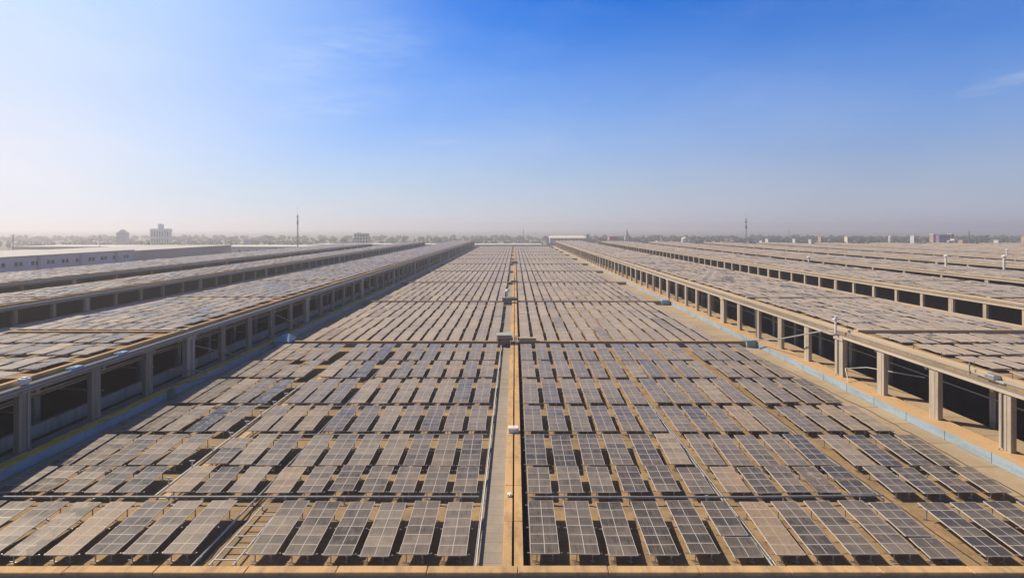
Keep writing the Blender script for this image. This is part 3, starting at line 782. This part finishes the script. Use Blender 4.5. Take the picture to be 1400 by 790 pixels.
mb = MB(); mb.box(-4, 4, 0, 8, 0, 20); mb.build('tower', M['w_white'], e); mb = MB(); mb.lathe(0, 4, [(4.2, 20.05), (2.6, 26), (1.0, 31), (.1, 36)], 8); mb.build('spire_cone', M['w_grey'], e)
d = 900
e = building('domed_house', px_x(933, d), px_x(951, d), d, py_z(331, d), 12, 'w_white', 2, 4, 'white house with cream dome beyond the right roofs', 'w_cream', cat='house')
h = py_z(331, d)+12; mb = MB(); mb.lathe(-5.2, 6, [(5, h+.95), (5.1, h+4), (4.5, h+6), (3, h+7.3), (1, h+8), (.1, h+8.2)], 14); mb.build('dome', M['w_cream'], e)
building('long_shed', px_x(1050, 800), px_x(1070.5, 800), 800, py_z(327.5, 800), 12, 'w_white', 1, 6, 'bright white low building right of the second mast', 'w_white', cat='shed')
building('small_house', px_x(1087, 850), px_x(1092, 850), 850, py_z(327.5, 850), 8, 'w_white', 2, 2, 'small white house just right of bright white building', 'w_white', cat='house')
d = 1000
building('office_block', px_x(1284, d), px_x(1300, d), d, py_z(321.5, d), 16, 'w_purple', 3, 5, 'purple building on the right horizon', 'w_purple')
building('office_block', px_x(1276, 1010), px_x(1283.6, 1010), 1010, py_z(320.5, 1010), 16, 'w_brown', 3, 3, 'peach block attached left of the purple building', 'w_cream')
building('office_block', px_x(1300.5, 1010), px_x(1304.5, 1010), 1010, py_z(320.5, 1010), 14, 'w_brown', 3, 2, 'narrow peach block right of the purple building', 'w_cream')
d = 860
for (x0, x1, yt, col, lab) in ((1295, 1299, 327.5, 'w_white', 'small white house below the purple building'), (1303, 1309, 326.5, 'w_brown', 'small pinkish house right of the purple building'),
                               (1318.5, 1323, 325.5, 'w_cream', 'cream tall house left of the thin right mast'), (1327, 1331, 328, 'w_white', 'low white house right of the thin right mast'),
                               (1354, 1359, 326.5, 'w_white', 'white house among trees near right photo edge'), (1389, 1396, 321.5, 'w_brown', 'pale brown block at the far right horizon'),
                               (1233, 1236, 320.5, 'w_white', 'white block rising from trees right of the water tank'), (1266, 1269, 322.5, 'w_white', 'thin white block left of the peach block'),
                               (890, 895, 329, 'w_white', 'tiny white house left of the domed house'), (905, 908, 328.5, 'w_cream', 'tiny cream house left of the dome'),
                               (980, 982.5, 329, 'w_ochre', 'narrow ochre hut on the right roof horizon'), (995, 1006, 329.5, 'w_ochre', 'ochre low hut left of the second mast'),
                               (1041, 1044, 328, 'w_cream', 'narrow cream hut right of the second mast'), (1120, 1122, 326.5, 'w_white', 'thin white tower among right trees'),
                               (1158, 1164, 322, 'w_cream', 'cream house above the right tree belt'), (1134, 1137, 322.5, 'w_brown', 'brown block above the right tree belt'),
                               (545, 549, 326, 'w_grey', 'grey block above the middle left trees'), (470, 476, 326, 'w_brown', 'brown block left of cream office block'),
                               (600, 604, 325.5, 'w_grey', 'grey block in the trees left of the small pylon'), (430, 436, 327, 'w_white', 'white block right of the tall mast'),
                               (300, 306, 327, 'w_white', 'white house in haze right of broad tower'), (260, 270, 329, 'w_grey', 'grey low block in haze beside broad tower'),
                               (95, 102, 329, 'w_white', 'white low house in the far left haze'), (340, 346, 327.5, 'w_lilac', 'lilac grey house in haze left of small grey block')):
    dd = 930 if x0 > 800 else 1080
    building('small_house', px_x(x0, dd), px_x(x1, dd), dd+random.uniform(-30, 40), py_z(yt+(2.0 if x0 > 860 else 0), dd), 9, col, 2, 2, lab, col, cat='house')
d = 880
e = empty('water_tank', (px_x(1217.5, d), d, -12)); tag(e, 'cream water tank on tower legs beyond right roofs', 'water tank')
mb = MB(); mb.lathe(0, 0, [(2.4, 12), (2.9, 15), (2.9, 21), (2.0, 23)], 12); mb.build('tank', M['w_cream'], e)
for a in range(4):
    mb = MB(); mb.tube([(2*math.cos(a*1.57+.8), 2*math.sin(a*1.57+.8), 0), (2*math.cos(a*1.57+.8), 2*math.sin(a*1.57+.8), 12.1)], .4, 6); mb.build('leg', M['w_cream'], e)

# masts
def mast(px, d, ytop, zb, label, r=.6, lattice=True):
    zt = py_z(ytop, d); e = empty('radio_mast', (px_x(px, d), d, zb)); tag(e, label, 'mast'); h = zt-zb
    mb = MB()
    if lattice:
        for a in range(3):
            x, y = r*math.cos(a*2.09), r*math.sin(a*2.09); mb.tube([(x, y, 0), (x*.5, y*.5, h*.86)], .16, 5)
        n = int(h/3)
        for k in range(n):
            z0, z1 = h*.86*k/n, h*.86*(k+1)/n; q0, q1 = r*(1-.5*k/n), r*(1-.5*(k+1)/n)
            for a in range(3):
                mb.tube([(q0*math.cos(a*2.09), q0*math.sin(a*2.09), z0), (q1*math.cos(a*2.09+2.09), q1*math.sin(a*2.09+2.09), z1)], .09, 4)
    else: mb.tube([(0, 0, 0), (0, 0, h*.9)], r*.55, 8)
    mb.build('pole', M['conc_dark'], e)
    mb = MB(); mb.tube([(0, 0, h*.86), (0, 0, h)], .10, 5); mb.build('antenna', M['conc_dark'], e)
    mb = MB(); mb.box(-r*.9, r*.9, -r*.6, r*.6, h*.70, h*.76); mb.box(-r*1.1, r*1.1, -.3, .3, h*.82, h*.84); mb.build('platform', M['conc_dark'], e)
    return e
mast(407, 560, 283, -12, 'tall thin lattice mast rising from left roofs', .75)
mast(1020, 560, 292, -12, 'tall single pole mast rising behind right roofs', .85, False)
mast(715.5, 1100, 310.5, -12, 'small distant pylon straight ahead above trees', 1.0)
mast(1325, 830, 312, -12, 'thin dark mast near the right edge', .9)
mast(1079, 900, 312, -12, 'faint thin mast right of the bright white building', .35, False)
mast(203.5, 480, 324, -12, 'short dark post before the broad tower', .5)
def lamp(px, d, ytop, label):
    zt = py_z(ytop, d); e = empty('lamp_post', (px_x(px, d), d, -12)); tag(e, label, 'lamp post')
    h = zt+12; mb = MB(); mb.tube([(0, 0, 0), (0, 0, h)], .22, 7); mb.build('pole', M['w_grey'], e)
    mb = MB(); mb.box(-1.3, 1.3, -.25, .25, h, h+.35); mb.build('lamp_head', M['w_grey'], e)
lamp(18, 330, 322, 'floodlight post above the white workshop at left edge')
lamp(136.5, 520, 321.5, 'floodlight post behind the white workshop')

# long white workshop at left
xw = -206.0
e = empty('workshop', (xw, 190, 0)); tag(e, 'long white workshop with paired small windows and brown far end', 'workshop')
mb = MB(); mb.box(-60, 0, 0, 118, 4.6, 10.9); mb.build('wall', M['w_lilac'], e)
mb = MB(); mb.box(-60, -.4, 118.05, 225, 4.6, 10.3); mb.build('rear_wing', M['w_wing'], e)
mb = MB(); mb.box(-60.5, .5, -.5, 118.4, 10.904, 11.4); mb.box(-60.5, .1, 118.45, 225.4, 10.304, 10.8); mb.build('roof', M['w_grey'], e)
for k in range(5):
    mb = MB(); mb.box(.004, .5, 8+24*k, 9.2+24*k, -.2, 10.9); mb.build('pilaster', M['w_grey'], e)
for k in range(13):
    for q in (0, 2.3):
        yy = 12+8.2*k+q; mb = MB(); mb.box(.004, .08, yy, yy+1.5, 7.4, 8.9); mb.box(.08, .25, yy-.15, yy+1.65, 7.2, 7.36); mb.build('window', M['glass'], e)
mb = MB(); mb.box(-60, -.5, 0, 225, -12, 4.55); mb.build('base_wall', M['w_blue'], e)
for k in range(46):
    mb = MB(); mb.box(-.45, .35, 2+4.9*k, 3.1+4.9*k, -2, 4.56); mb.build('column', M['w_blue'], e)
# far warehouses
def warehouse(x0, x1, d, z1, depth, wall, label, z0=-12, trim='w_white'):
    e = empty('warehouse', ((x0+x1)/2, d, z0)); tag(e, label, 'warehouse'); w = x1-x0; h = z1-z0
    mb = MB(); mb.box(-w/2, w/2, 0, depth, 0, h); mb.build('wall', M[wall], e)
    mb = MB(); mb.box(-w/2-.5, w/2+.5, -.5, depth+.5, h+.004, h+1.6); mb.build('roof', M[trim], e)
    n = max(3, int(w/9))
    for k in range(n):
        x = -w/2+(k+.5)*w/n; mb = MB(); mb.box(x-1.2, x+1.2, -.06, -.004, h-4, h-2); mb.build('window', M['glass'], e)
warehouse(-520, -216, 590, 2.4, 60, 'w_cream', 'long pale warehouse with white roof edge behind the white workshop')
warehouse(-262, -105, 735, .6, 50, 'w_cream', 'white edged warehouse closing the left raised roofs')
warehouse(-103, 35, 745, .1, 50, 'w_brown', 'tan edged warehouse closing the central roof')

# ------------------------------------------------------------------ tree belt
ico = bmesh.new(); bmesh.ops.create_icosphere(ico, subdivisions=1, radius=1.0)
iv = [v.co.copy() for v in ico.verts]; ico.verts.ensure_lookup_table()
iff = [tuple(v.index for v in f.verts) for f in ico.faces]; ico.free()
belt = MB(); rt = random.Random(3)
def clump(x, y, z, r, sq=.8):
    n = len(belt.v)
    for c in iv:
        q = r*rt.uniform(.65, 1.3); belt.v.append((x+c.x*q, y+c.y*q, z+c.z*q*sq))
    for f in iff: belt.f.append(tuple(n+i for i in f))
def tree(x, y, h):
    belt.tube([(x, y, -12), (x, y, -12+h*.5)], .3, 5)
    cw = h*rt.uniform(.3, .5)
    for k in range(rt.randint(5, 9)):
        a = rt.uniform(0, 6.28); q = rt.random()**.6
        clump(x+math.cos(a)*cw*q, y+math.sin(a)*cw*q, -12+h*rt.uniform(.42, .9), h*rt.uniform(.12, .24))
for k in range(2200):
    d = rt.uniform(770, 1650); px = rt.uniform(-60, 1460)
    x = px_x(px, d)
    if px < 800:
        if d < 900: d += 300; x = px_x(px, d)
        h = rt.uniform(5, 10)
    else: h = rt.uniform(7, 14.5)
    if rt.random() < .05: h *= 1.25
    tree(x, d, h)
for k in range(500):
    d = rt.uniform(1500, 1900); x = px_x(rt.uniform(-80, 1480), d)
    h = rt.uniform(8, 15); clump(x, d, -12+h*.5, h*.6); clump(x+rt.uniform(-8, 8), d+3, -12+h*.4, h*.5)
tag(belt.build('tree_belt', M['leaf']), 'hazy belt of trees along the whole horizon', 'trees', kind='stuff')

# ------------------------------------------------------------------ haze
mb = MB(); mb.box(-13900, 13900, -2900, 15900, -13, 64)
m = bpy.data.materials.new('haze_air'); m.use_nodes = True; t = NT(m.node_tree)
for n in list(t.n): t.n.remove(n)
out = t.node('ShaderNodeOutputMaterial')
pv = t.node('ShaderNodeVolumePrincipled', {'Color': (.82, .82, .89, 1), 'Density': .00040, 'Anisotropy': .45})
t.l.new(pv.outputs[0], out.inputs['Volume'])
tag(mb.build('haze', m), kind='stuff')

# ------------------------------------------------------------------ sun, sky
AZ, EL = R(-60), R(45)
S = Vector((math.sin(AZ)*math.cos(EL), math.cos(AZ)*math.cos(EL), math.sin(EL)))
ld = bpy.data.lights.new('sun', 'SUN'); ld.energy = 5.0; ld.angle = R(.6); ld.color = (1.0, .85, .63)
lo = bpy.data.objects.new('sun', ld); C.objects.link(lo); lo.rotation_euler = S.to_track_quat('Z', 'Y').to_euler(); lo.location = (0, 0, 200)
w = bpy.data.worlds.new('World'); scene.world = w; w.use_nodes = True
t = NT(w.node_tree); bg = w.node_tree.nodes['Background']
sky = t.node('ShaderNodeTexSky', sky_type='NISHITA', sun_disc=False, sun_elevation=EL, sun_rotation=AZ, altitude=100, air_density=1.3, dust_density=.6, ozone_density=3.0)
dirn = t.node('ShaderNodeVectorMath', {0: t.node('ShaderNodeTexCoord').outputs['Generated']}, operation='NORMALIZE').outputs[0]
sep = t.node('ShaderNodeSeparateXYZ', {0: dirn})
dot = t.node('ShaderNodeVectorMath', {0: dirn, 1: tuple(S)}, operation='DOT_PRODUCT').outputs['Value']
hs = t.node('ShaderNodeHueSaturation', {'Saturation': 1.25, 'Value': 1.0, 'Color': sky.outputs[0]}).outputs[0]
tint = t.mix(t.ramp(sep.outputs[2], .38, .62), (.03, .575, 1.30), (.50, .48, .46))
hs = t.mix(1.0, hs, tint, 'MULTIPLY')
up = t.m('SUBTRACT', 1.0, t.ramp(sep.outputs[2], .30, .75))
gr = t.ramp(dot, .58, .975)
glow = t.m('MULTIPLY', t.m('MULTIPLY', t.m('MULTIPLY', gr, gr), t.m('SUBTRACT', 3.0, t.m('MULTIPLY', gr, 2.0))), up)
glow = t.m('MULTIPLY', t.m('POWER', glow, .95), 1.0)
low = t.m('POWER', t.m('SUBTRACT', 1.0, t.ramp(sep.outputs[2], .0, .40)), 1.65)
mp = t.node('ShaderNodeMapping', {'Vector': dirn, 'Scale': (2.2, 2.2, 6)})
cl = t.ramp(t.noise(mp.outputs[0], 1.6, 7, .6), .48, .85)
f = t.m('ADD', t.m('MULTIPLY', glow, .95), t.m('MULTIPLY', low, .92))
f = t.m('ADD', f, t.m('MULTIPLY', t.m('MULTIPLY', cl, .10), up))
f = t.m('ADD', f, t.m('MULTIPLY', t.m('SUBTRACT', t.noise(mp.outputs[0], 1.1, 5, .55), .5), .16))
for (cx, cz, wx, wz, sl, am) in ((.645, .190, .05, .012, .22, .45), (-.135, .148, .045, .006, .05, .22), (-.27, .285, .16, .05, .25, .22), (-.30, .20, .12, .03, .2, .16)):
    ux = t.m('DIVIDE', t.m('SUBTRACT', sep.outputs[0], cx), wx)
    uz = t.m('DIVIDE', t.m('SUBTRACT', t.m('SUBTRACT', sep.outputs[2], cz), t.m('MULTIPLY', t.m('SUBTRACT', sep.outputs[0], cx), sl)), wz)
    dd = t.m('MAXIMUM', t.m('SUBTRACT', 1.0, t.m('ADD', t.m('MULTIPLY', ux, ux), t.m('MULTIPLY', uz, uz))), 0.0)
    mq = t.node('ShaderNodeMapping', {'Vector': dirn, 'Scale': (6, 6, 34)})
    f = t.m('ADD', f, t.m('MULTIPLY', t.m('MULTIPLY', dd, t.ramp(t.noise(mq.outputs[0], 2.2, 6, .65), .35, .75)), am))
f = t.m('MAXIMUM', f, 0.0)
f = t.m('MINIMUM', f, .97)
hz = t.mix(t.ramp(dot, .05, .72), (5.0, 4.95, 6.0), (8.0, 8.1, 8.9))
hz = t.mix(t.ramp(sep.outputs[2], .12, .32), hz, (6.3, 7.8, 9.2))
hz = t.mix(t.ramp(dot, -.18, -.6), hz, (2.4, 2.4, 2.6))
col = t.mix(f, hs, hz)
t.l.new(col, bg.inputs[0]); bg.inputs[1].default_value = .09

# ------------------------------------------------------------------ camera
cam = bpy.data.cameras.new('camera'); co = bpy.data.objects.new('camera', cam); C.objects.link(co)
co.location = (0, 0, H); co.rotation_euler = (R(90), 0, 0)
cam.sensor_width = 36; cam.lens = 36*F/1400; cam.shift_x = -4/1400; cam.shift_y = -83/1400
cam.clip_start = .5; cam.clip_end = 40000
scene.camera = co
scene.view_settings.view_transform = 'Standard'; scene.view_settings.look = 'None'; scene.view_settings.exposure = .24; scene.view_settings.gamma = 1
scene.cycles.max_bounces = 6; scene.cycles.volume_bounces = 1
